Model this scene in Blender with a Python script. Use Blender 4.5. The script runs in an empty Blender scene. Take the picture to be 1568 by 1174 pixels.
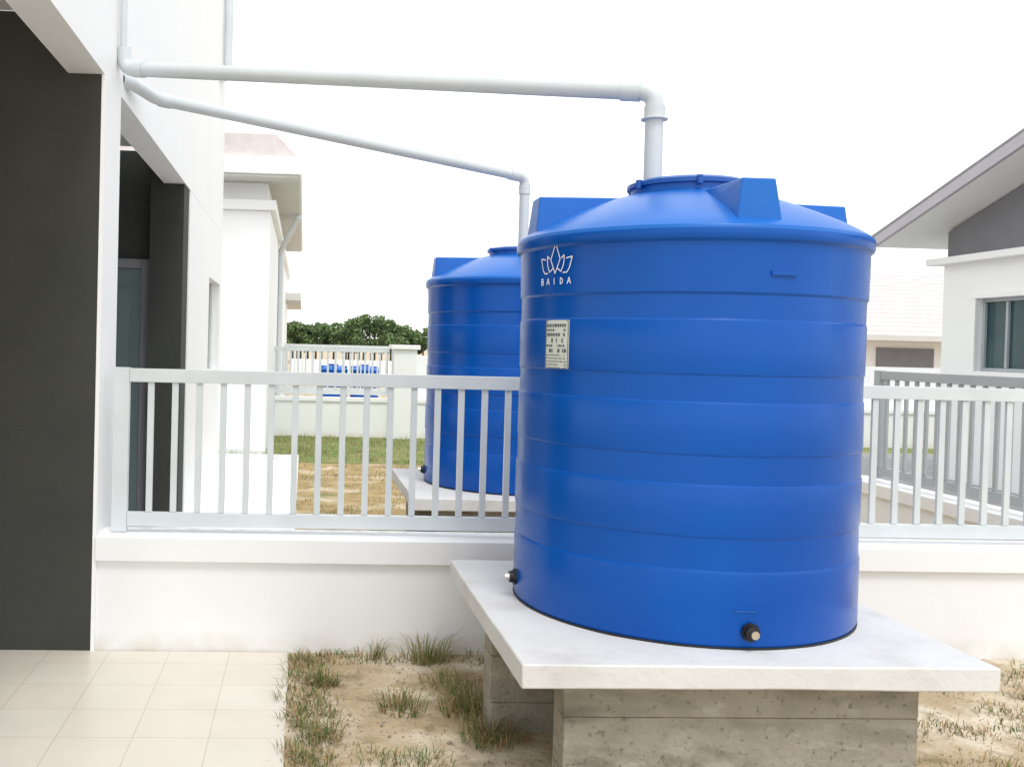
import bpy, bmesh, math, random
from mathutils import Vector, Matrix, noise
random.seed(7)
scene = bpy.context.scene
COL = scene.collection

# ------------------------------------------------------------------ materials
def mat(name, col, rough=0.6, col2=None, scale=4.0, lo=0.35, hi=0.65, bump=0.0, bscale=60.0,
        metallic=0.0, coat=0.0, spec=0.5, detail=6.0):
    m = bpy.data.materials.new(name); m.use_nodes = True
    nt = m.node_tree; b = nt.nodes['Principled BSDF']
    b.inputs['Roughness'].default_value = rough
    b.inputs['Metallic'].default_value = metallic
    b.inputs['Specular IOR Level'].default_value = spec
    b.inputs['Coat Weight'].default_value = coat
    b.inputs['Coat Roughness'].default_value = 0.15
    tc = nt.nodes.new('ShaderNodeTexCoord')
    if col2 is None:
        col2 = tuple(c * 0.95 for c in col)
    n = nt.nodes.new('ShaderNodeTexNoise'); n.inputs['Scale'].default_value = scale
    n.inputs['Detail'].default_value = detail
    r = nt.nodes.new('ShaderNodeValToRGB')
    r.color_ramp.elements[0].position = lo; r.color_ramp.elements[1].position = hi
    r.color_ramp.elements[0].color = (*col, 1); r.color_ramp.elements[1].color = (*col2, 1)
    nt.links.new(tc.outputs['Object'], n.inputs['Vector'])
    nt.links.new(n.outputs['Fac'], r.inputs['Fac'])
    nt.links.new(r.outputs['Color'], b.inputs['Base Color'])
    if bump > 0:
        n2 = nt.nodes.new('ShaderNodeTexNoise'); n2.inputs['Scale'].default_value = bscale
        n2.inputs['Detail'].default_value = 5
        bp = nt.nodes.new('ShaderNodeBump'); bp.inputs['Strength'].default_value = bump
        bp.inputs['Distance'].default_value = 0.01
        nt.links.new(tc.outputs['Object'], n2.inputs['Vector'])
        nt.links.new(n2.outputs['Fac'], bp.inputs['Height'])
        nt.links.new(bp.outputs['Normal'], b.inputs['Normal'])
    return m

def mixin(m, col, scale, lo, hi, fac=1.0, stretch=(1, 1, 1), zfade=None):
    """overlay a second noise-masked colour (stains); zfade=(z0,z1) limits it to the foot of a wall"""
    nt = m.node_tree; b = nt.nodes['Principled BSDF']
    src = b.inputs['Base Color'].links[0].from_socket
    tc = nt.nodes.new('ShaderNodeTexCoord'); mp = nt.nodes.new('ShaderNodeMapping')
    mp.inputs['Scale'].default_value = stretch
    n = nt.nodes.new('ShaderNodeTexNoise'); n.inputs['Scale'].default_value = scale; n.inputs['Detail'].default_value = 8
    r = nt.nodes.new('ShaderNodeMapRange')
    r.inputs['From Min'].default_value = lo; r.inputs['From Max'].default_value = hi
    r.inputs['To Max'].default_value = fac
    mx = nt.nodes.new('ShaderNodeMix'); mx.data_type = 'RGBA'
    nt.links.new(tc.outputs['Object'], mp.inputs['Vector']); nt.links.new(mp.outputs['Vector'], n.inputs['Vector'])
    nt.links.new(n.outputs['Fac'], r.inputs['Value'])
    f = r.outputs['Result']
    if zfade:
        sx = nt.nodes.new('ShaderNodeSeparateXYZ'); nt.links.new(tc.outputs['Object'], sx.inputs['Vector'])
        rz = nt.nodes.new('ShaderNodeMapRange'); rz.inputs['From Min'].default_value = zfade[0]; rz.inputs['From Max'].default_value = zfade[1]
        rz.inputs['To Min'].default_value = 1; rz.inputs['To Max'].default_value = 0
        nt.links.new(sx.outputs['Z'], rz.inputs['Value'])
        ml = nt.nodes.new('ShaderNodeMath'); ml.operation = 'MULTIPLY'
        nt.links.new(f, ml.inputs[0]); nt.links.new(rz.outputs['Result'], ml.inputs[1]); f = ml.outputs['Value']
    nt.links.new(f, mx.inputs['Factor'])
    nt.links.new(src, mx.inputs['A']); mx.inputs['B'].default_value = (*col, 1)
    nt.links.new(mx.outputs['Result'], b.inputs['Base Color'])
    return m

M = {}
M['white'] = mixin(mixin(mat('white_paint', (.88, .89, .895), .7, (.86, .87, .88), 1.5, bump=.10, bscale=120), (.78, .79, .795), 1.6, .52, .85, .5, (1, 1, .35)),
                   (.60, .53, .42), 7, .30, .62, .55, (1, 1, 1), (0.0, .12))
M['white2'] = mat('white_trim', (.90, .91, .915), .6, (.885, .895, .90), 1.2)
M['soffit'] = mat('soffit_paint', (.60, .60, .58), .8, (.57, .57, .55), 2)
M['dark'] = mixin(mat('charcoal_paint', (.047, .050, .045), .75, (.055, .057, .051), 2.5, bump=.25, bscale=90, spec=.25), (.034, .036, .033), 1.0, .5, .8, .8, (1, 1, .4))
M['dark2'] = mat('grey_gable_paint', (.20, .20, .225), .8, (.22, .22, .245), 3)
M['rail'] = mat('railing_paint', (.66, .71, .73), .4, (.61, .66, .68), 5, spec=.5)
M['railg'] = mat('railing_paint_grey', (.42, .46, .48), .4, (.38, .42, .44), 5, spec=.5)
M['concrete'] = mixin(mixin(mat('slab_concrete', (.70, .695, .69), .85, (.63, .625, .62), 3, .3, .75, bump=.35, bscale=30), (.46, .44, .42), 5, .55, .8, .5), (.80, .80, .80), 1.7, .52, .68, .5)
M['block'] = mixin(mixin(mixin(mat('blockwork', (.36, .33, .275), .95, (.28, .255, .205), 6, .3, .7, bump=1.0, bscale=40), (.12, .105, .08), 2.8, .52, .72, .75, (1, 1, 2.6)), (.48, .46, .40), 7, .56, .72, .5, (1, 1, 2)), (.10, .09, .07), 50, .60, .70, .6)
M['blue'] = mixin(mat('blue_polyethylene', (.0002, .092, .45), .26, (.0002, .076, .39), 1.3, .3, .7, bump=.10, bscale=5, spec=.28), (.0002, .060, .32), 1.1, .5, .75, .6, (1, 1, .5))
M['blue2'] = mat('blue_polyethylene_lit', (.0005, .135, .54), .32, (.0005, .12, .49), 3, bump=.10, bscale=9, spec=.40)  # lighter copy of the tank blue; the dome's brighter light is in the colour
M['bluelid'] = mat('dark_blue_lid', (.0005, .09, .40), .35)
M['black'] = mat('black_plastic', (.012, .012, .014), .4)
M['metal'] = mat('brass_metal', (.75, .73, .68), .22, metallic=1)
M['pvc'] = mat('grey_white_pvc', (.62, .67, .70), .35, (.58, .63, .66), 3)
M['label'] = mat('label_paper', (.66, .70, .66), .5)
M['ink'] = mat('label_ink', (.07, .09, .09), .6)
M['logo'] = mat('logo_white', (.9, .92, .95), .5)
M['door'] = mat('door_paint', (.14, .19, .195), .45)
M['glass'] = mat('window_glass', (.02, .06, .07), .08, (.04, .09, .10), 1.5)
M['roofw'] = mat('pale_roof_tile', (.70, .64, .63), .8, (.62, .57, .56), 8)
M['rooflil'] = mat('lilac_fascia', (.46, .45, .50), .6)
M['rooftop'] = mat('grey_roof_tile', (.25, .24, .25), .8)
M['trunk'] = mat('bark', (.10, .08, .06), .9)
M['gravel'] = mat('yard_concrete', (.36, .36, .37), .9, (.28, .28, .29), 4)
M['stone'] = mat('pebble', (.50, .44, .36), .9, (.28, .24, .19), 9)

def leafmat(name, c1, c2, sc):
    return mat(name, c1, .7, c2, sc, .3, .7)
M['g1'] = leafmat('grass_green', (.085, .15, .025), (.14, .20, .045), 6)
M['g2'] = leafmat('grass_olive', (.19, .165, .065), (.26, .21, .09), 6)
M['g3'] = leafmat('grass_straw', (.46, .32, .16), (.34, .23, .11), 6)
M['leafd'] = leafmat('leaf_shaded', (.060, .110, .050), (.085, .15, .06), .5)
M['leafl'] = leafmat('leaf_lit', (.12, .20, .075), (.17, .25, .09), .5)

# ------------------------------------------------------------------ mesh helpers
def finish(bm, name, mats, parent=None, smooth_deg=None, bevel=0.0):
    me = bpy.data.meshes.new(name)
    bmesh.ops.recalc_face_normals(bm, faces=bm.faces)
    if smooth_deg is not None:
        for f in bm.faces: f.smooth = True
        for e in bm.edges:
            if len(e.link_faces) == 2 and e.calc_face_angle(0) > math.radians(smooth_deg):
                e.smooth = False
    bm.to_mesh(me); bm.free()
    o = bpy.data.objects.new(name, me); COL.objects.link(o)
    for m in (mats if isinstance(mats, (list, tuple)) else [mats]): me.materials.append(m)
    if bevel > 0:
        md = o.modifiers.new('bevel', 'BEVEL'); md.width = bevel; md.segments = 2; md.limit_method = 'ANGLE'
    if parent: o.parent = parent
    return o

def empty(name, loc=(0, 0, 0)):
    e = bpy.data.objects.new(name, None); COL.objects.link(e); e.location = loc
    e.empty_display_size = .2
    return e

def addbox(bm, x0, x1, y0, y1, z0, z1, mi=0):
    v = [bm.verts.new((x, y, z)) for z in (z0, z1) for (x, y) in ((x0, y0), (x1, y0), (x1, y1), (x0, y1))]
    for idx in ((0, 3, 2, 1), (4, 5, 6, 7), (0, 1, 5, 4), (1, 2, 6, 5), (2, 3, 7, 6), (3, 0, 4, 7)):
        f = bm.faces.new([v[i] for i in idx]); f.material_index = mi

def boxes(name, lst, m, parent=None, bevel=0.0):
    bm = bmesh.new()
    for b in lst: addbox(bm, *b)
    return finish(bm, name, m, parent, None, bevel)

def prism(name, pts, axis, a0, a1, m, parent=None, bevel=0):
    bm = bmesh.new()
    def P(p, a): return (a, p[0], p[1]) if axis == 'x' else (p[0], a, p[1])
    v0 = [bm.verts.new(P(p, a0)) for p in pts]; v1 = [bm.verts.new(P(p, a1)) for p in pts]
    bm.faces.new(v0); bm.faces.new(v1)
    n = len(pts)
    for i in range(n):
        bm.faces.new((v0[i], v0[(i + 1) % n], v1[(i + 1) % n], v1[i]))
    return finish(bm, name, m, parent, None, bevel)

def addcyl(bm, p0, p1, r, seg=24, r1=None, mi=0):
    p0 = Vector(p0); p1 = Vector(p1); r1 = r if r1 is None else r1
    d = (p1 - p0).normalized()
    q = d.to_track_quat('Z', 'Y')
    a = []; b = []
    for i in range(seg):
        t = 2 * math.pi * i / seg
        c = q @ Vector((math.cos(t), math.sin(t), 0))
        a.append(bm.verts.new(p0 + c * r)); b.append(bm.verts.new(p1 + c * r1))
    for i in range(seg):
        j = (i + 1) % seg
        bm.faces.new((a[i], a[j], b[j], b[i])).material_index = mi
    bm.faces.new(a[::-1]).material_index = mi; bm.faces.new(b).material_index = mi

def tube(name, pts, r, m, parent, fillet=.1):
    pts = [Vector(p) for p in pts]; path = [pts[0]]
    for i in range(1, len(pts) - 1):
        a, b, c = pts[i - 1], pts[i], pts[i + 1]
        f = min(fillet, (a - b).length * .45, (c - b).length * .45)
        s = b + (a - b).normalized() * f; e = b + (c - b).normalized() * f
        for k in range(9):
            t = k / 8
            path.append(s * (1 - t) ** 2 + b * 2 * t * (1 - t) + e * t * t)
    path.append(pts[-1])
    cu = bpy.data.curves.new(name, 'CURVE'); cu.dimensions = '3D'; cu.bevel_depth = r; cu.bevel_resolution = 8
    sp = cu.splines.new('POLY'); sp.points.add(len(path) - 1)
    for i, p in enumerate(path): sp.points[i].co = (*p, 1)
    cu.materials.append(m)
    o = bpy.data.objects.new(name, cu); COL.objects.link(o); o.parent = parent
    return o

# ------------------------------------------------------------------ ground
def sheet(name, x0, x1, y0, y1, z, m, parent=None):
    bm = bmesh.new()
    vs = [bm.verts.new(p) for p in ((x0, y0, z), (x1, y0, z), (x1, y1, z), (x0, y1, z))]
    bm.faces.new(vs)
    return finish(bm, name, m, parent)

soil = mat('sandy_soil', (.52, .42, .28), .95, (.38, .28, .16), 3.2, .35, .7, bump=1.0, bscale=30)
mixin(soil, (.70, .62, .49), 2.3, .48, .60, .85)
mixin(soil, (.17, .135, .06), 6, .54, .70, .7)
mixin(soil, (.20, .14, .08), 60, .58, .70, .6)
sheet('ground', -300, 300, -200, 500, 0, soil)
dry = mat('dry_lawn', (.44, .32, .15), .95, (.31, .23, .10), 6, .35, .65, bump=1, bscale=25)
mixin(dry, (.66, .57, .42), 2.0, .52, .66, .8); mixin(dry, (.15, .18, .06), 1.5, .55, .70, .6)
sheet('dry_lawn', -.04, 4.55, 5.36, 13.2, .004, dry)
grn = mat('green_lawn', (.15, .21, .05), .95, (.26, .25, .09), 3, .35, .65, bump=1, bscale=25)
sheet('lawn', -4, 14, 13.2, 17.0, .008, grn)
sheet('yard_paving', 4.82, 14, 5.36, 16, .012, M['gravel'])

def tilemat():
    m = bpy.data.materials.new('porch_tile'); m.use_nodes = True
    nt = m.node_tree; b = nt.nodes['Principled BSDF']; b.inputs['Roughness'].default_value = .32
    tc = nt.nodes.new('ShaderNodeTexCoord'); mp = nt.nodes.new('ShaderNodeMapping')
    mp.inputs['Location'].default_value = (.04, .02, 0)
    br = nt.nodes.new('ShaderNodeTexBrick')
    br.offset = 0; br.inputs['Scale'].default_value = 1.0
    br.inputs['Brick Width'].default_value = .305; br.inputs['Row Height'].default_value = .305
    br.inputs['Mortar Size'].default_value = .0024; br.inputs['Mortar Smooth'].default_value = .4
    br.inputs['Color1'].default_value = (.75, .695, .60, 1); br.inputs['Color2'].default_value = (.77, .72, .635, 1)
    br.inputs['Mortar'].default_value = (.56, .49, .39, 1)
    n = nt.nodes.new('ShaderNodeTexNoise'); n.inputs['Scale'].default_value = 3; n.inputs['Detail'].default_value = 8
    r = nt.nodes.new('ShaderNodeMapRange'); r.inputs['To Min'].default_value = .88; r.inputs['To Max'].default_value = 1.08
    mx = nt.nodes.new('ShaderNodeMix'); mx.data_type = 'RGBA'; mx.blend_type = 'MULTIPLY'; mx.inputs['Factor'].default_value = 1
    nt.links.new(tc.outputs['Object'], mp.inputs['Vector']); nt.links.new(mp.outputs['Vector'], br.inputs['Vector'])
    nt.links.new(tc.outputs['Object'], n.inputs['Vector']); nt.links.new(n.outputs['Fac'], r.inputs['Value'])
    nt.links.new(br.outputs['Color'], mx.inputs['A']); nt.links.new(r.outputs['Result'], mx.inputs['B'])
    nt.links.new(mx.outputs['Result'], b.inputs['Base Color'])
    return m
boxes('tiled_porch', [(-9, -.04, -2, 5.05, -.1, .006)], tilemat())
boxes('porch_paving', [(-9, -.04, 5.36, 13.9, -.1, .03)], M['white2'])

# ------------------------------------------------------------------ walls + fences
def wall_x(name, x0, x1, y, h=.47, t=.22, cap=.125):
    return boxes(name, [(x0, x1, y, y + t, -.1, h - .001), (x0, x1, y - .03, y + t + .03, h, h + cap)], M['white'], bevel=.005)

def fence_x(name, x0, x1, y, z0, z1, pitch=.126, bar=.033, m='rail'):
    L = [(x0 + .081, x1, y - .02, y + .02, z1 - .07, z1), (x0 + .081, x1, y - .02, y + .02, z0, z0 + .072)]
    L += [(x0, x0 + .08, y - .024, y + .024, z0 - .03, z1 + .004)]
    x = x0 + .08 + pitch * .75
    while x < x1 - .02:
        L.append((x, x + bar, y - .010, y + .010, z0 + .073, z1 - .071)); x += pitch
    return boxes(name, L, M[m], bevel=.002)

def fence_y(name, x, y0, y1, z0, z1, pitch=.126, bar=.033, m='rail'):
    L = [(x - .02, x + .02, y0, y1 - .071, z1 - .07, z1), (x - .02, x + .02, y0, y1 - .071, z0, z0 + .065),
         (x - .03, x + .03, y1 - .07, y1, z0 - .03, z1 + .004)]
    y = y0 + .1
    while y < y1 - .12:
        L.append((x - .010, x + .010, y, y + bar, z0 + .066, z1 - .071)); y += pitch
    return boxes(name, L, M[m], bevel=.002)

wall_x('boundary_wall', -1.04, 12, 5.06)
fence_x('metal_fence', -.985, 11.5, 5.18, .628, 1.452)
boxes('boundary_wall', [(4.6, 4.8, 5.33, 8.1, -.1, .499), (4.57, 4.83, 5.34, 8.13, .50, .60)], M['white'], bevel=.006)
fence_y('metal_fence', 4.7, 5.4, 7.8, .655, 1.50, m='railg')
wall_x('boundary_wall', -1.3, 14, 17.0, .62, cap=.07)
boxes('gate_pillar', [(1.55, 1.95, 16.8, 17.25, -.1, 1.55), (1.5, 2.0, 16.75, 17.3, 1.551, 1.63)], M['white'], bevel=.01)
fence_x('metal_fence', -1.2, 1.5, 17.1, .74, 1.55, .13)
fence_y('metal_fence', -.55, 17.3, 26, .74, 1.62, .2)
fence_x('metal_fence', -.5, 3, 26, .40, 1.60, .22)
boxes('boundary_wall', [(-.5, 16, 40, 40.2, -.1, 1.0)], M['white'])
boxes('boundary_wall', [(1.98, 14, 17.24, 17.4, .0, 1.45)], M['white'])

# ------------------------------------------------------------------ left house
H = empty('terrace_house')
def hb(n, l, m, bevel=0.004): return boxes(n, l, m, H, bevel)
XR = -1.055
hb('front_charcoal_wall', [(-9, XR - .001, 5.05, 5.30, -.05, 3.24)], M['dark'], 0)
hb('white_corner_pilaster', [(XR, -1.035, 5.045, 5.46, -.05, 2.94), (-1.3, XR - .002, 5.302, 5.46, -.05, 2.94)], M['white2'], 0)
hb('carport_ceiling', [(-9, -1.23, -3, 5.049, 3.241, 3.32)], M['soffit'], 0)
hb('carport_beam', [(-1.225, -1.04, -3, 12.2, 2.941, 7.2)], M['white2'], 0)
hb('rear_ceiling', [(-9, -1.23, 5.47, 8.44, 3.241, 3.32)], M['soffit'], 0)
hb('rear_charcoal_fin', [(-1.335, -1.052, 8.45, 8.80, 0, 3.24)], M['dark'], 0)
hb('rear_charcoal_wall', [(-9, -1.336, 8.62, 8.80, 0, 3.24)], M['dark'], 0)
hb('side_wall', [(-1.24, -1.041, 8.801, 10.68, 0, 2.94), (-1.24, -1.041, 12.0, 12.2, 0, 2.94),
                 (-1.24, -1.041, 10.681, 11.999, 0, 1.28), (-1.24, -1.041, 10.681, 11.999, 2.3, 2.94)], M['white2'], 0)
hb('side_window_glass', [(-1.17, -1.15, 10.68, 12.0, 1.28, 2.3)], M['glass'])
hb('side_window_frame', [(-1.16, -1.12, 10.69, 10.74, 1.285, 2.295), (-1.16, -1.12, 11.94, 11.99, 1.285, 2.295), (-1.16, -1.12, 11.3, 11.35, 1.285, 2.295)], M['white2'])
hb('door_frame', [(-2.36, -2.28, 8.57, 8.615, .03, 2.30), (-1.42, -1.345, 8.57, 8.615, .03, 2.30), (-2.279, -1.421, 8.57, 8.615, 2.22, 2.30)], M['dark2'])
hb('door_leaf', [(-2.278, -1.422, 8.59, 8.612, .05, 2.218)], M['door'])
hb('door_panels', [(-2.2, -1.9, 8.578, 8.589, .25, 1.0), (-1.82, -1.52, 8.578, 8.589, .25, 1.0), (-2.2, -1.9, 8.578, 8.589, 1.15, 2.05), (-1.82, -1.52, 8.578, 8.589, 1.15, 2.05)], M['door'], .01)
bm = bmesh.new(); addcyl(bm, (-.98, 11.75, 4.75), (-.98, 11.75, 7.2), .05); addcyl(bm, (-.98, 11.75, 4.75), (-1.06, 11.3, 4.6), .05)
finish(bm, 'downpipe', M['rail'], H, 40)
bm = bmesh.new(); addcyl(bm, (-1.01, 5.36, 3.12), (-1.01, 5.36, 7.2), .018); finish(bm, 'rain_leader', M['pvc'], H, 40)

# ------------------------------------------------------------------ second house (behind)
H2 = empty('neighbour_house')
def h2(n, l, m, bevel=.01): return boxes(n, l, m, H2, bevel)
h2('walls', [(-7, -.52, 14.0, 29, 0, 3.48)], M['white2'])
h2('string_course', [(-7, -.44, 13.9, 29, 3.481, 3.62)], M['white2'])
h2('upper_wall', [(-7, -.56, 14.1, 29, 3.621, 3.89)], M['white2'])
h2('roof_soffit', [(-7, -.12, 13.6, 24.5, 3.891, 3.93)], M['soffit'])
h2('fascia_board', [(-7, -.09, 13.57, 24.5, 3.931, 4.17)], M['white2'])
prism('roof_tiles', [(-7, 4.175), (-.13, 4.175), (-.45, 4.50), (-7, 4.50)], 'y', 13.7, 24.3, M['roofw'], H2)
h2('lower_eave', [(-1.2, -.12, 26, 33, 2.75, 2.95)], M['soffit'])
bm = bmesh.new(); addcyl(bm, (-.15, 17.4, 3.85), (-.5, 18.6, 3.3), .05); addcyl(bm, (-.47, 18.6, 3.3), (-.47, 18.6, 0), .05)
finish(bm, 'downpipe', M['rail'], H2, 40)

# ------------------------------------------------------------------ right house
H3 = empty('gabled_house')
def h3(n, l, m, bevel=.006): return boxes(n, l, m, H3, bevel)
XW = 8.65; YF = 12.9
h3('side_wall', [(XW, XW + .2, 12.2, YF, 0, 2.88), (XW, XW + .2, 3.0, 10.8, 0, 2.88),
                 (XW, XW + .2, 10.801, 12.199, 0, 1.47), (XW, XW + .2, 10.801, 12.199, 2.40, 2.88)], M['white2'], 0)
h3('end_wall', [(XW + .201, 16, YF - .2, YF - .001, 0, 2.88), (XW + .201, 16, 3, 3.2, 0, 2.88)], M['white'])
h3('cornice', [(XW - .16, XW + .25, 2.9, YF + .16, 2.881, 2.97)], M['white2'])
h3('window_glass', [(XW + .1, XW + .12, 10.8, 12.2, 1.47, 2.40)], M['glass'])
h3('window_frame', [(XW + .06, XW + .1, 10.8, 12.2, 1.47, 1.515), (XW + .06, XW + .1, 10.8, 12.2, 2.355, 2.4),
                    (XW + .06, XW + .1, 12.155, 12.2, 1.516, 2.354), (XW + .06, XW + .1, 11.74, 11.78, 1.516, 2.354), (XW + .06, XW + .1, 11.25, 11.29, 1.516, 2.354), (XW + .06, XW + .1, 10.8, 10.845, 1.516, 2.354)], M['railg'])
h3('window_surround', [(XW - .04, XW - .001, 10.7, 12.3, 2.401, 2.47), (XW - .06, XW - .001, 10.7, 12.3, 1.40, 1.469), (XW - .04, XW - .001, 12.201, 12.28, 1.47, 2.40)], M['white2'])
s = .305; ZE = 3.17; YE = 13.5
def zr(y): return ZE + (YE - y) * s if y > 8 else ZE + (YE - 8) * s - (8 - y) * s
prism('gable_wall', [(YF - .02, 2.971), (YF - .02, zr(YF) - .02), (8, zr(8) - .02), (3.1, zr(3.1) - .02), (3.1, 2.971)], 'x', XW + .03, XW + .2, M['dark2'], H3)
prism('roof_deck', [(YE, ZE), (8, zr(8)), (2.5, zr(2.5)), (2.5, zr(2.5) + .10), (8, zr(8) + .10), (YE, ZE + .10)], 'x', 8.03, 17, M['white'], H3)
prism('verge_board', [(YE + .03, ZE - .02), (8, zr(8) - .02), (2.47, zr(2.5) - .02), (2.47, zr(2.5) + .13), (8, zr(8) + .13), (YE + .03, ZE + .11)], 'x', 7.98, 8.029, M['rooflil'], H3)
prism('roof_tiles', [(YE + .05, ZE + .121), (8, zr(8) + .132), (2.4, zr(2.5) + .121), (2.4, zr(2.5) + .17), (8, zr(8) + .18), (YE + .05, ZE + .165)], 'x', 8.0, 17, M['rooftop'], H3)
h3('eave_gutter', [(8.03, 17, YE + .051, YE + .15, ZE + .02, ZE + .12)], M['rooflil'])

# low house further back right
H4 = empty('low_house')
boxes('walls', [(13.5, 30, 26, 34, 0, 2.2)], M['white'], H4)
boxes('openings', [(15.6, 17.2, 25.95, 25.99, .9, 1.9)], M['dark2'], H4)
bm = bmesh.new()
for k in range(16):
    y0 = 25.2 + 4.8 * k / 16; y1 = 25.2 + 4.8 * (k + 1) / 16 + .03
    z0 = 2.24 + 2.1 * k / 16; z1 = 2.24 + 2.1 * (k + 1) / 16 - .03
    v = [bm.verts.new(p) for p in ((13, y0, z0), (31, y0, z0), (31, y1, z1), (13, y1, z1))]; bm.faces.new(v)
    v2 = [bm.verts.new(p) for p in ((13, y0, z0 - .05), (31, y0, z0 - .05))]; bm.faces.new((v2[0], v2[1], v[1], v[0]))
finish(bm, 'tile_courses', M['roofw'], H4)
prism('roof_body', [(25.2, 2.15), (30, 4.2), (35, 2.2), (35, 2.1), (30, 4.0), (25.2, 2.05)], 'x', 13, 31, M['roofw'], H4)
boxes('gutter', [(13, 31, 25.05, 25.19, 2.08, 2.22)], M['soffit'], H4)
boxes('boundary_wall', [(6.5, 22, 19, 19.2, 0, 1.35)], M['white'])

# ------------------------------------------------------------------ tank stands
def stand(name, ox, oy, top):
    E = empty(name, (0, 0, 0))
    bm = bmesh.new()
    nx = 40
    t0 = top - .082
    def P(i, j, z):
        x = ox + 1.66 * i / nx; y = oy + 1.6 * j / nx
        n1 = noise.noise(Vector((x * 2.1, y * 2.1, z * 2))); n2 = noise.noise(Vector((x * 9, y * 9, 5 + z * 3)))
        ex = (n1 * .006 + n2 * .0025)
        sx = -1 if i == 0 else (1 if i == nx else 0); sy = -1 if j == 0 else (1 if j == nx else 0)
        return (x + sx * ex, y + sy * ex, z + (n2 * .001 if z > t0 + .01 else n1 * .006))
    T = [[bm.verts.new(P(i, j, top)) for j in range(nx + 1)] for i in range(nx + 1)]
    B = [[bm.verts.new(P(i, j, t0)) for j in range(nx + 1)] for i in range(nx + 1)]
    for i in range(nx):
        for j in range(nx):
            bm.faces.new((T[i][j], T[i + 1][j], T[i + 1][j + 1], T[i][j + 1]))
            bm.faces.new((B[i][j], B[i][j + 1], B[i + 1][j + 1], B[i + 1][j]))
        bm.faces.new((T[i][0], B[i][0], B[i + 1][0], T[i + 1][0])); bm.faces.new((T[i][nx], T[i + 1][nx], B[i + 1][nx], B[i][nx]))
        bm.faces.new((T[0][i], T[0][i + 1], B[0][i + 1], B[0][i])); bm.faces.new((T[nx][i], B[nx][i], B[nx][i + 1], T[nx][i + 1]))
    finish(bm, 'concrete_slab', M['concrete'], E, 50, .006)
    L = []; zz = -.1
    for k, r in enumerate([.13, .325, top - .070]):
        for (y0, y1, xa, xb) in ((oy + .13, oy + .27, ox + .185, ox + 1.46), (oy + .80, oy + .95, ox + .06, ox + 1.5)):
            j = random.uniform(-.003, .003)
            L.append((xa + j, xb + j, y0 + j, y1, zz, r - .0015))
        zz = r
    boxes('block_legs', L, M['block'], E, .004)
    return E
stand('tank_stand', .75, 3.22, .55)
stand('tank_stand', .75, 6.5, .59)

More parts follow.
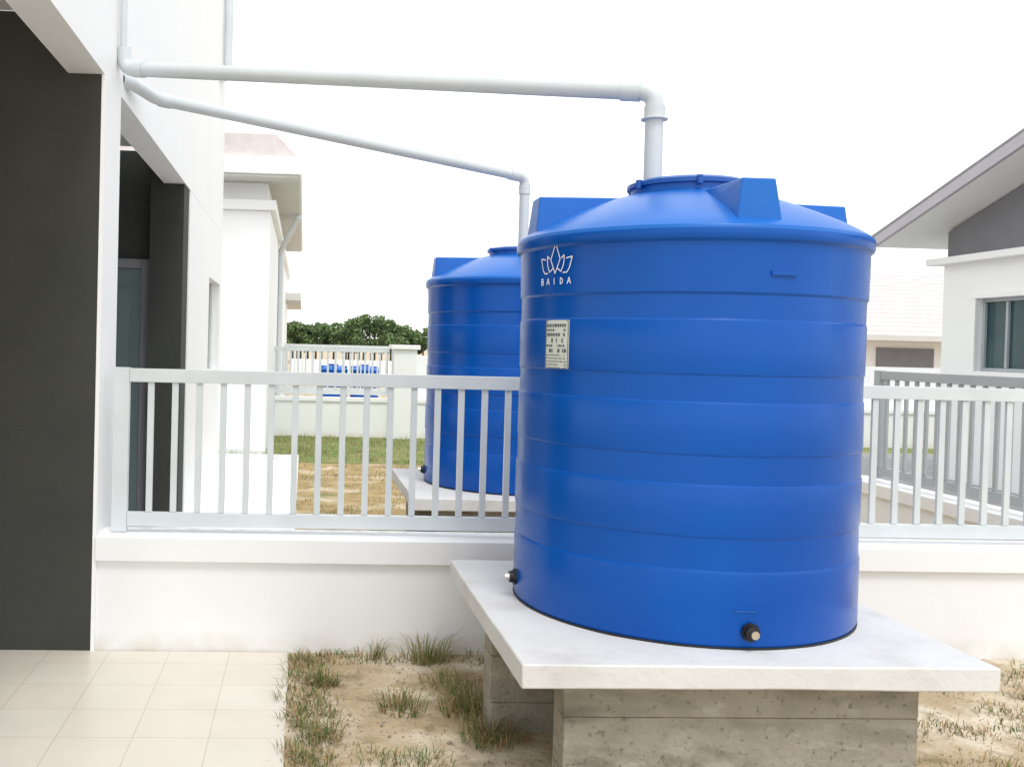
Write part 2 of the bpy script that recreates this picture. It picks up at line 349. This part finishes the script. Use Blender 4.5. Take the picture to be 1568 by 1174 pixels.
# ------------------------------------------------------------------ tank
def make_tank(name, cx, cy, cz, sc=1.0, logo=True, rot=0.0, seg=128):
    T = empty(name, (cx, cy, cz)); T.scale = (sc, sc, sc)
    R = .688; d = .0040
    prof = [(0, .001), (.665, .001), (.682, .006), (R, .02), (R, .266), (R - .0008, .270), (R - d, .277)]
    for zb, zt in ((.397, .578), (.690, .873), (.978, 1.171)):
        prof += [(R - d, zb - .004), (R - .0008, zb), (R, zb + .004), (R, zt - .004), (R - .0012, zt), (R - d, zt + .006)]
    prof += [(R - d, 1.264), (R - .0008, 1.268), (R + .002, 1.273), (R + .004, 1.40), (R + .006, 1.452), (R + .018, 1.462), (R + .022, 1.472), (R + .022, 1.498)]
    body_end = len(prof)
    prof += [(R + .016, 1.512), (R - .002, 1.526), (.655, 1.545), (.60, 1.575), (.52, 1.612), (.43, 1.650), (.35, 1.680), (.29, 1.698), (.262, 1.703)]
    prof += [(.240, 1.705), (.236, 1.712), (.236, 1.738)]
    bm = bmesh.new(); rings = []
    for (r, z) in prof:
        if r == 0: rings.append([bm.verts.new((0, 0, z))]); continue
        ring = []
        for i in range(seg):
            t = 2 * math.pi * i / seg
            w = noise.noise(Vector((math.cos(t) * 1.2, math.sin(t) * 1.2, z * 1.8 + cx))) * .006 if .3 < z < 1.45 else 0
            ring.append(bm.verts.new(((r + w) * math.cos(t), (r + w) * math.sin(t), z)))
        rings.append(ring)
    for k in range(len(rings) - 1):
        a, b = rings[k], rings[k + 1]
        for i in range(seg):
            j = (i + 1) % seg
            if len(a) == 1: f = bm.faces.new((a[0], b[j], b[i]))
            else: f = bm.faces.new((a[i], a[j], b[j], b[i]))
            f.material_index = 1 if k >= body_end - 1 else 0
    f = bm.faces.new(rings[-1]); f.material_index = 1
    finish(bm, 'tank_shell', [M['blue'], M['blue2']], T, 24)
    bm = bmesh.new()
    addcyl(bm, (0, 0, 1.739), (0, 0, 1.756), .252, 64); addcyl(bm, (0, 0, 1.7565), (0, 0, 1.768), .246, 64, .225)
    for i in range(6):
        a = 2 * math.pi * (i + .3) / 6
        addcyl(bm, (.253 * math.cos(a), .253 * math.sin(a), 1.728), (.253 * math.cos(a), .253 * math.sin(a), 1.762), .013, 10)
    finish(bm, 'lid', M['bluelid'], T, 40)
    bm = bmesh.new(); addcyl(bm, (0, 0, -.002), (0, 0, .007), .688, 96); finish(bm, 'base_gap_shade', M['black'], T, 40)  # black disc paints the shaded gap line between tank and slab
    for k in range(4):
        bm = bmesh.new()
        w0, w1 = .086, .062
        ri, ro_b, ro_t = .25, .668, .650
        zt = 1.684
        P = [(ri, -w0, 1.60), (ro_b, -w0, 1.51), (ro_b, w0, 1.51), (ri, w0, 1.60),
             (ri + .01, -w1, zt + .006), (ro_t, -w1, zt), (ro_t, w1, zt), (ri + .01, w1, zt + .006)]
        v = [bm.verts.new(p) for p in P]
        for idx in ((0, 3, 2, 1), (4, 5, 6, 7), (0, 1, 5, 4), (1, 2, 6, 5), (2, 3, 7, 6), (3, 0, 4, 7)):
            bm.faces.new([v[i] for i in idx])
        bmesh.ops.rotate(bm, cent=(0, 0, 0), matrix=Matrix.Rotation(math.radians(rot + 90 * k), 3, 'Z'), verts=bm.verts)
        finish(bm, 'lifting_lug_%d' % (k + 1), M['blue2'], T, None, .005)
    for an, zz in ((math.radians(270), .065), (math.radians(178), .085)):
        c, s_ = math.cos(an), math.sin(an)
        bm = bmesh.new()
        addcyl(bm, (c * .68, s_ * .68, zz), (c * .700, s_ * .700, zz), .034, 8)
        addcyl(bm, (c * .695, s_ * .695, zz), (c * .716, s_ * .716, zz), .025, 20)
        finish(bm, 'outlet_flange', M['black'], T, 40)
        bm = bmesh.new()
        addcyl(bm, (c * .712, s_ * .712, zz), (c * .735, s_ * .735, zz), .015, 16)
        finish(bm, 'outlet_spigot', M['metal'], T, 40)
    def patch(nm, a0, a1, z0, z1, r, m, n=8, thick=.002):
        bm = bmesh.new(); fr = []
        for i in range(n + 1):
            a = math.radians(a0 + (a1 - a0) * i / n)
            fr.append([bm.verts.new((rr * math.cos(a), rr * math.sin(a), z)) for rr in (r, r + thick) for z in (z0, z1)])
        for i in range(n):
            p, q = fr[i], fr[i + 1]
            bm.faces.new((p[2], q[2], q[3], p[3])); bm.faces.new((p[0], p[1], q[1], q[0]))
            bm.faces.new((p[1], p[3], q[3], q[1])); bm.faces.new((p[0], q[0], q[2], p[2]))
        bm.faces.new((fr[0][0], fr[0][2], fr[0][3], fr[0][1])); bm.faces.new((fr[-1][0], fr[-1][1], fr[-1][3], fr[-1][2]))
        return finish(bm, nm, m, T, 40)
    patch('moulded_pad', 273, 281, 1.335, 1.350, R + .001, M['blue'], 8, .008)
    patch('moulded_mark', 265, 272, .135, .141, R - .002, M['bluelid'], 6, .005)
    if logo:
        ca = 205.5; Rl = R + .003
        dg = math.degrees(1 / R)
        def ang(sx, c0=ca): return c0 + sx * dg
        patch('label', ang(-.068), ang(.068), .980, 1.168, Rl, M['label'])
        rnd = random.Random(3)
        bm = bmesh.new()
        def cpt(sx, z, r=Rl + .0030, c0=ca):
            a = math.radians(ang(sx, c0)); return (r * math.cos(a), r * math.sin(a), z)
        def dash(a, b, z0, z1):
            v = [bm.verts.new(cpt(*q)) for q in ((a, z0), (b, z0), (b, z1), (a, z1))]; bm.faces.new(v)
        z = 1.153
        rows = [(.012, .9), (.007, .6), (.012, .95), (.016, .5), (.008, .8), (.014, .55), (.004, .9), (.004, .9), (.004, .85), (.004, .9), (.004, .7)]
        for hh, dens in rows:
            x = -.060
            while x < .050:
                l = rnd.uniform(.003, .012)
                if rnd.random() < dens: dash(x, min(x + l, .058), z - hh, z)
                x += l + .004
            z -= hh + .0085
        for (a, b, c, e) in ((-.066, .066, 1.163, 1.166), (-.066, .066, .983, .986), (-.066, -.063, .983, 1.166), (.063, .066, .983, 1.166)):
            dash(a, b, c, e)
        finish(bm, 'label_print', M['ink'], T)
        bm = bmesh.new(); Rg = R + .0115; gc = 204.5
        def stroke(pts, w=.0042):
            res = []
            for i in range(len(pts) - 1):
                for t in range(4):
                    res.append((pts[i][0] + (pts[i + 1][0] - pts[i][0]) * t / 4, pts[i][1] + (pts[i + 1][1] - pts[i][1]) * t / 4))
            res.append(pts[-1])
            for i in range(len(res) - 1):
                (x0, y0), (x1, y1) = res[i], res[i + 1]
                dx, dy = x1 - x0, y1 - y0; L = math.hypot(dx, dy) or 1
                nx, ny = -dy / L * w / 2, dx / L * w / 2
                v = [bm.verts.new(cpt(*q, r=Rg, c0=gc)) for q in ((x0 + nx, y0 + ny), (x1 + nx, y1 + ny), (x1 - nx, y1 - ny), (x0 - nx, y0 - ny))]
                bm.faces.new(v)
        zc = 1.350
        stroke([(0, zc), (-.028, zc + .055), (0, zc + .118), (.028, zc + .055), (0, zc)])
        for sg in (-1, 1):
            stroke([(sg * .034, zc + .058), (sg * .050, zc + .070), (sg * .048, zc + .035), (sg * .034, zc + .006), (sg * .010, zc + .022)])
            stroke([(sg * .060, zc + .056), (sg * .092, zc + .062), (sg * .078, zc + .018), (sg * .066, zc + .002), (sg * .044, zc + .002)])
        def L_A(x): stroke([(x - .009, zc - .043), (x, zc - .018), (x + .009, zc - .043)], .004); stroke([(x - .005, zc - .034), (x + .005, zc - .034)], .003)
        def L_B(x): stroke([(x - .007, zc - .043), (x - .007, zc - .018), (x + .005, zc - .020), (x + .005, zc - .028), (x - .006, zc - .030), (x + .007, zc - .033), (x + .007, zc - .041), (x - .007, zc - .043)], .004)
        L_B(-.080); L_A(-.042); stroke([(-.004, zc - .043), (-.004, zc - .018)], .004)
        stroke([(.032, zc - .043), (.032, zc - .018), (.044, zc - .024), (.044, zc - .036), (.032, zc - .043)], .004); L_A(.078)
        finish(bm, 'flower_emblem', M['logo'], T)
    return T

make_tank('water_tank', 1.61, 4.085, .551, rot=0)
make_tank('water_tank', 1.62, 7.35, .591, rot=0, logo=False)
make_tank('water_tank', .85, 28, .0, .60, logo=False, seg=48)
make_tank('water_tank', 1.76, 28.2, .0, .60, logo=False, seg=48)

# ------------------------------------------------------------------ pipes
P1 = empty('overflow_pipe')
a = Vector((-1.0, 5.37, 3.06)); b = Vector((1.455, 4.09, 2.70)); c = Vector((1.455, 4.09, 2.30))
tube('pipe', [(-1.01, 5.372, 3.17), a, b, c], .038, M['pvc'], P1, .06)
def sleeve(parent, p, q, r):
    bm = bmesh.new(); addcyl(bm, p, q, r, 28); finish(bm, 'socket', M['pvc'], parent, 40)
dirn = (b - a).normalized()
sleeve(P1, b - dirn * .14, b - dirn * .06, .043); sleeve(P1, b - Vector((0, 0, .06)), b - Vector((0, 0, .11)), .043)
sleeve(P1, a + dirn * .06, a + dirn * .13, .043)
bm = bmesh.new(); addcyl(bm, b - Vector((0, 0, .112)), b - Vector((0, 0, .117)), .056, 28); finish(bm, 'collar', M['pvc'], P1, 40)
P2 = empty('overflow_pipe')
a = Vector((-.93, 6.0, 3.06)); b = Vector((1.64, 7.37, 2.905)); c = Vector((1.64, 7.37, 2.34))
tube('pipe', [(-1.06, 5.56, 3.05), (-1.01, 5.62, 3.05), a, b, c], .038, M['pvc'], P2, .07)
dirn = (b - a).normalized()
sleeve(P2, b - dirn * .15, b - dirn * .06, .044); sleeve(P2, b - Vector((0, 0, .06)), b - Vector((0, 0, .13)), .044); sleeve(P2, a + dirn * .02, a + dirn * .10, .043)

# ------------------------------------------------------------------ grass
def grass(name, specs, mats=('g1', 'g2', 'g3')):
    bm = bmesh.new()
    for (x, y, n, spread, h, wts, z) in specs:
        for _ in range(n):
            r = spread * random.random() ** .8; t = random.uniform(0, 6.283)
            px, py = x + r * math.cos(t), y + r * math.sin(t)
            hh = h * random.uniform(.35, 1.1); w = random.uniform(.0013, .003)
            a = t + random.uniform(-1.2, 1.2); lean = random.uniform(.2, 1.6) * hh
            dx, dy = math.cos(a), math.sin(a); sx, sy = -dy * w, dx * w
            top = hh * random.uniform(.4, 1)
            p0 = Vector((px, py, z)); p1 = p0 + Vector((dx * lean * .35, dy * lean * .35, hh * .6)); p2 = p0 + Vector((dx * lean, dy * lean, top))
            S = Vector((sx, sy, 0))
            v = [bm.verts.new(q) for q in (p0 - S, p0 + S, p1 + S * .8, p1 - S * .8, p2)]
            mi = random.choices((0, 1, 2), wts)[0]
            bm.faces.new((v[0], v[1], v[2], v[3])).material_index = mi
            bm.faces.new((v[3], v[2], v[4])).material_index = mi
    return finish(bm, name, [M[k] for k in mats])
sp = []
for i in range(90):
    sp.append((random.uniform(-.04, .15), random.uniform(3.4, 5.03), random.randint(8, 28), .06, random.uniform(.02, .07), (5, 5, 5), 0))
for i in range(36):
    sp.append((random.uniform(0, 1.3), random.uniform(4.9, 5.04), random.randint(6, 20), .06, random.uniform(.02, .07), (5, 5, 5), 0))
for (x, y, n, s_, h) in ((.47, 4.28, 200, .11, .10), (.66, 4.92, 130, .08, .17), (.40, 4.97, 40, .05, .14), (.76, 4.25, 240, .12, .15), (.80, 3.95, 220, .12, .12), (.33, 3.75, 60, .10, .05), (.72, 4.6, 130, .14, .08), (.5, 3.72, 140, .12, .05), (.12, 4.6, 120, .09, .10), (.1, 3.95, 130, .09, .09)):
    sp.append((x, y, n, s_, h, (6, 5, 4), 0))
for i in range(150):
    x_ = random.uniform(.1, 1.0); y_ = random.uniform(3.4, 5.05)
    if noise.noise(Vector((x_ * 3.5, y_ * 3.5, 1))) < .02: continue
    sp.append((x_, y_, random.randint(5, 14), .07, .025, (3, 5, 6), 0))
for i in range(620):
    x_ = random.uniform(2.25, 4.6); y_ = random.uniform(3.5, 5.02)
    if noise.noise(Vector((x_ * 3.5, y_ * 3.5, 0))) < -.12: continue
    sp.append((x_, y_, 18, .10, random.uniform(.02, .055), (3, 4, 7), 0))
grass('grass', sp)
sp = []
for i in range(1000):
    y = random.uniform(5.5, 13); x = random.uniform(0, 2.4)
    if noise.noise(Vector((x * 1.3, y * 1.3, 3))) < -.1: continue
    sp.append((x, y, 9, .14, random.uniform(.02, .06), (2, 4, 8), .004))
for i in range(450):
    sp.append((random.uniform(-1, 4), random.uniform(13.2, 16.9), 14, .2, random.uniform(.05, .10), (7, 5, 1), .008))
grass('grass', sp)

# pebbles and crumbs of soil
bm = bmesh.new()
for i in range(1500):
    if i % 3: x, y = random.uniform(-.02, 1.2), random.uniform(3.5, 5.05)
    else: x, y = random.uniform(2.25, 4.2), random.uniform(3.6, 5.05)
    r = random.uniform(.002, .007) * (2.0 if random.random() < .04 else 1)
    vs = []
    for (ax, ay, az) in ((1, 0, 0), (0, 1, 0), (-1, 0, 0), (0, -1, 0), (0, 0, .8), (0, 0, -.5)):
        k = random.uniform(.6, 1.2); vs.append(bm.verts.new((x + ax * r * k + random.uniform(-.3, .3) * r, y + ay * r * k, .001 + az * r * k + r * .3)))
    for (p, q) in ((0, 1), (1, 2), (2, 3), (3, 0)):
        bm.faces.new((vs[p], vs[q], vs[4])); bm.faces.new((vs[q], vs[p], vs[5]))
finish(bm, 'gravel', M['stone'])

# ------------------------------------------------------------------ distant trees
bm = bmesh.new()
for k in range(34):
    cx = -5 + k * .5 + random.uniform(-.3, .3); cy = 88 + random.uniform(-4, 4)
    top = 3.9 + .45 * math.sin(k * .33 + .6) + random.uniform(-.25, .25)
    addcyl(bm, (cx, cy, 0), (cx, cy, top * .6), .10, 6, .05, 2)
    for _ in range(5):
        lx = cx + random.uniform(-.7, .7); lz = random.uniform(1.3, top - .4); ly = cy + random.uniform(-.8, .8); rr = random.uniform(.4, .62)
        for _ in range(230):
            u = Vector((random.gauss(0, 1), random.gauss(0, 1), random.gauss(0, 1))).normalized() * rr * random.uniform(.5, 1.08)
            p = Vector((lx, ly, lz)) + Vector((u.x * 1.25, u.y, u.z * .9))
            q = Vector((random.gauss(0, 1), random.gauss(0, 1), random.gauss(0, 1))).normalized()
            w = q.orthogonal().normalized() * .10; w2 = q.cross(w)
            v = [bm.verts.new(p + w * 1.2), bm.verts.new(p + w2), bm.verts.new(p - w * 1.2), bm.verts.new(p - w2)]
            bm.faces.new(v).material_index = 1 if (u.z > -.1 and random.random() < .8) else 0  # clump tops mostly lighter, undersides darker: light from above put into leaf colour
finish(bm, 'distant_trees', [M['leafd'], M['leafl'], M['trunk']])

# ------------------------------------------------------------------ world + sun
w = bpy.data.worlds.new('World'); scene.world = w; w.use_nodes = True
nt = w.node_tree; bg = nt.nodes['Background']; out = nt.nodes['World Output']
sky = nt.nodes.new('ShaderNodeTexSky'); sky.sky_type = 'NISHITA'; sky.sun_disc = False
EL, AZ = math.radians(60), math.radians(166)
sky.sun_elevation = EL; sky.sun_rotation = AZ
nt.links.new(sky.outputs['Color'], bg.inputs['Color']); bg.inputs['Strength'].default_value = .15
tc = nt.nodes.new('ShaderNodeTexCoord'); n = nt.nodes.new('ShaderNodeTexNoise'); n.inputs['Scale'].default_value = 2.3; n.inputs['Detail'].default_value = 5
mp = nt.nodes.new('ShaderNodeMapping'); mp.inputs['Scale'].default_value = (1, 1, 2.2)
r = nt.nodes.new('ShaderNodeMapRange'); r.inputs['From Min'].default_value = .34; r.inputs['From Max'].default_value = .50
r.inputs['To Min'].default_value = .60; r.inputs['To Max'].default_value = .97
bg2 = nt.nodes.new('ShaderNodeBackground'); bg2.inputs['Color'].default_value = (.99, .997, 1, 1); bg2.inputs['Strength'].default_value = 1.56
mx = nt.nodes.new('ShaderNodeMixShader')
nt.links.new(tc.outputs['Generated'], mp.inputs['Vector']); nt.links.new(mp.outputs['Vector'], n.inputs['Vector'])
nt.links.new(n.outputs['Fac'], r.inputs['Value']); nt.links.new(r.outputs['Result'], mx.inputs['Fac'])
nt.links.new(bg.outputs['Background'], mx.inputs[1]); nt.links.new(bg2.outputs['Background'], mx.inputs[2])
nt.links.new(mx.outputs['Shader'], out.inputs['Surface'])
sd = bpy.data.lights.new('sun', 'SUN'); sd.energy = 1.5; sd.angle = math.radians(20); sd.color = (1, .98, .94)
so = bpy.data.objects.new('sun', sd); COL.objects.link(so)
dv = Vector((math.sin(AZ) * math.cos(EL), math.cos(AZ) * math.cos(EL), math.sin(EL)))
so.rotation_euler = dv.to_track_quat('Z', 'Y').to_euler()

# ------------------------------------------------------------------ camera
cd = bpy.data.cameras.new('camera'); cd.lens = 34.44; cd.sensor_width = 36; cd.clip_end = 1500; cd.clip_start = .05
cd.shift_x = .155; cd.shift_y = -.0204
co = bpy.data.objects.new('camera', cd); COL.objects.link(co)
co.matrix_world = Matrix.Translation((0, 0, 1.6)) @ Matrix.Rotation(math.radians(-2.9), 4, 'Z') @ Matrix.Rotation(math.radians(89.0), 4, 'X') @ Matrix.Rotation(.025, 4, 'Z')
scene.camera = co
scene.view_settings.view_transform = 'Standard'; scene.view_settings.look = 'None'
scene.view_settings.exposure = 0
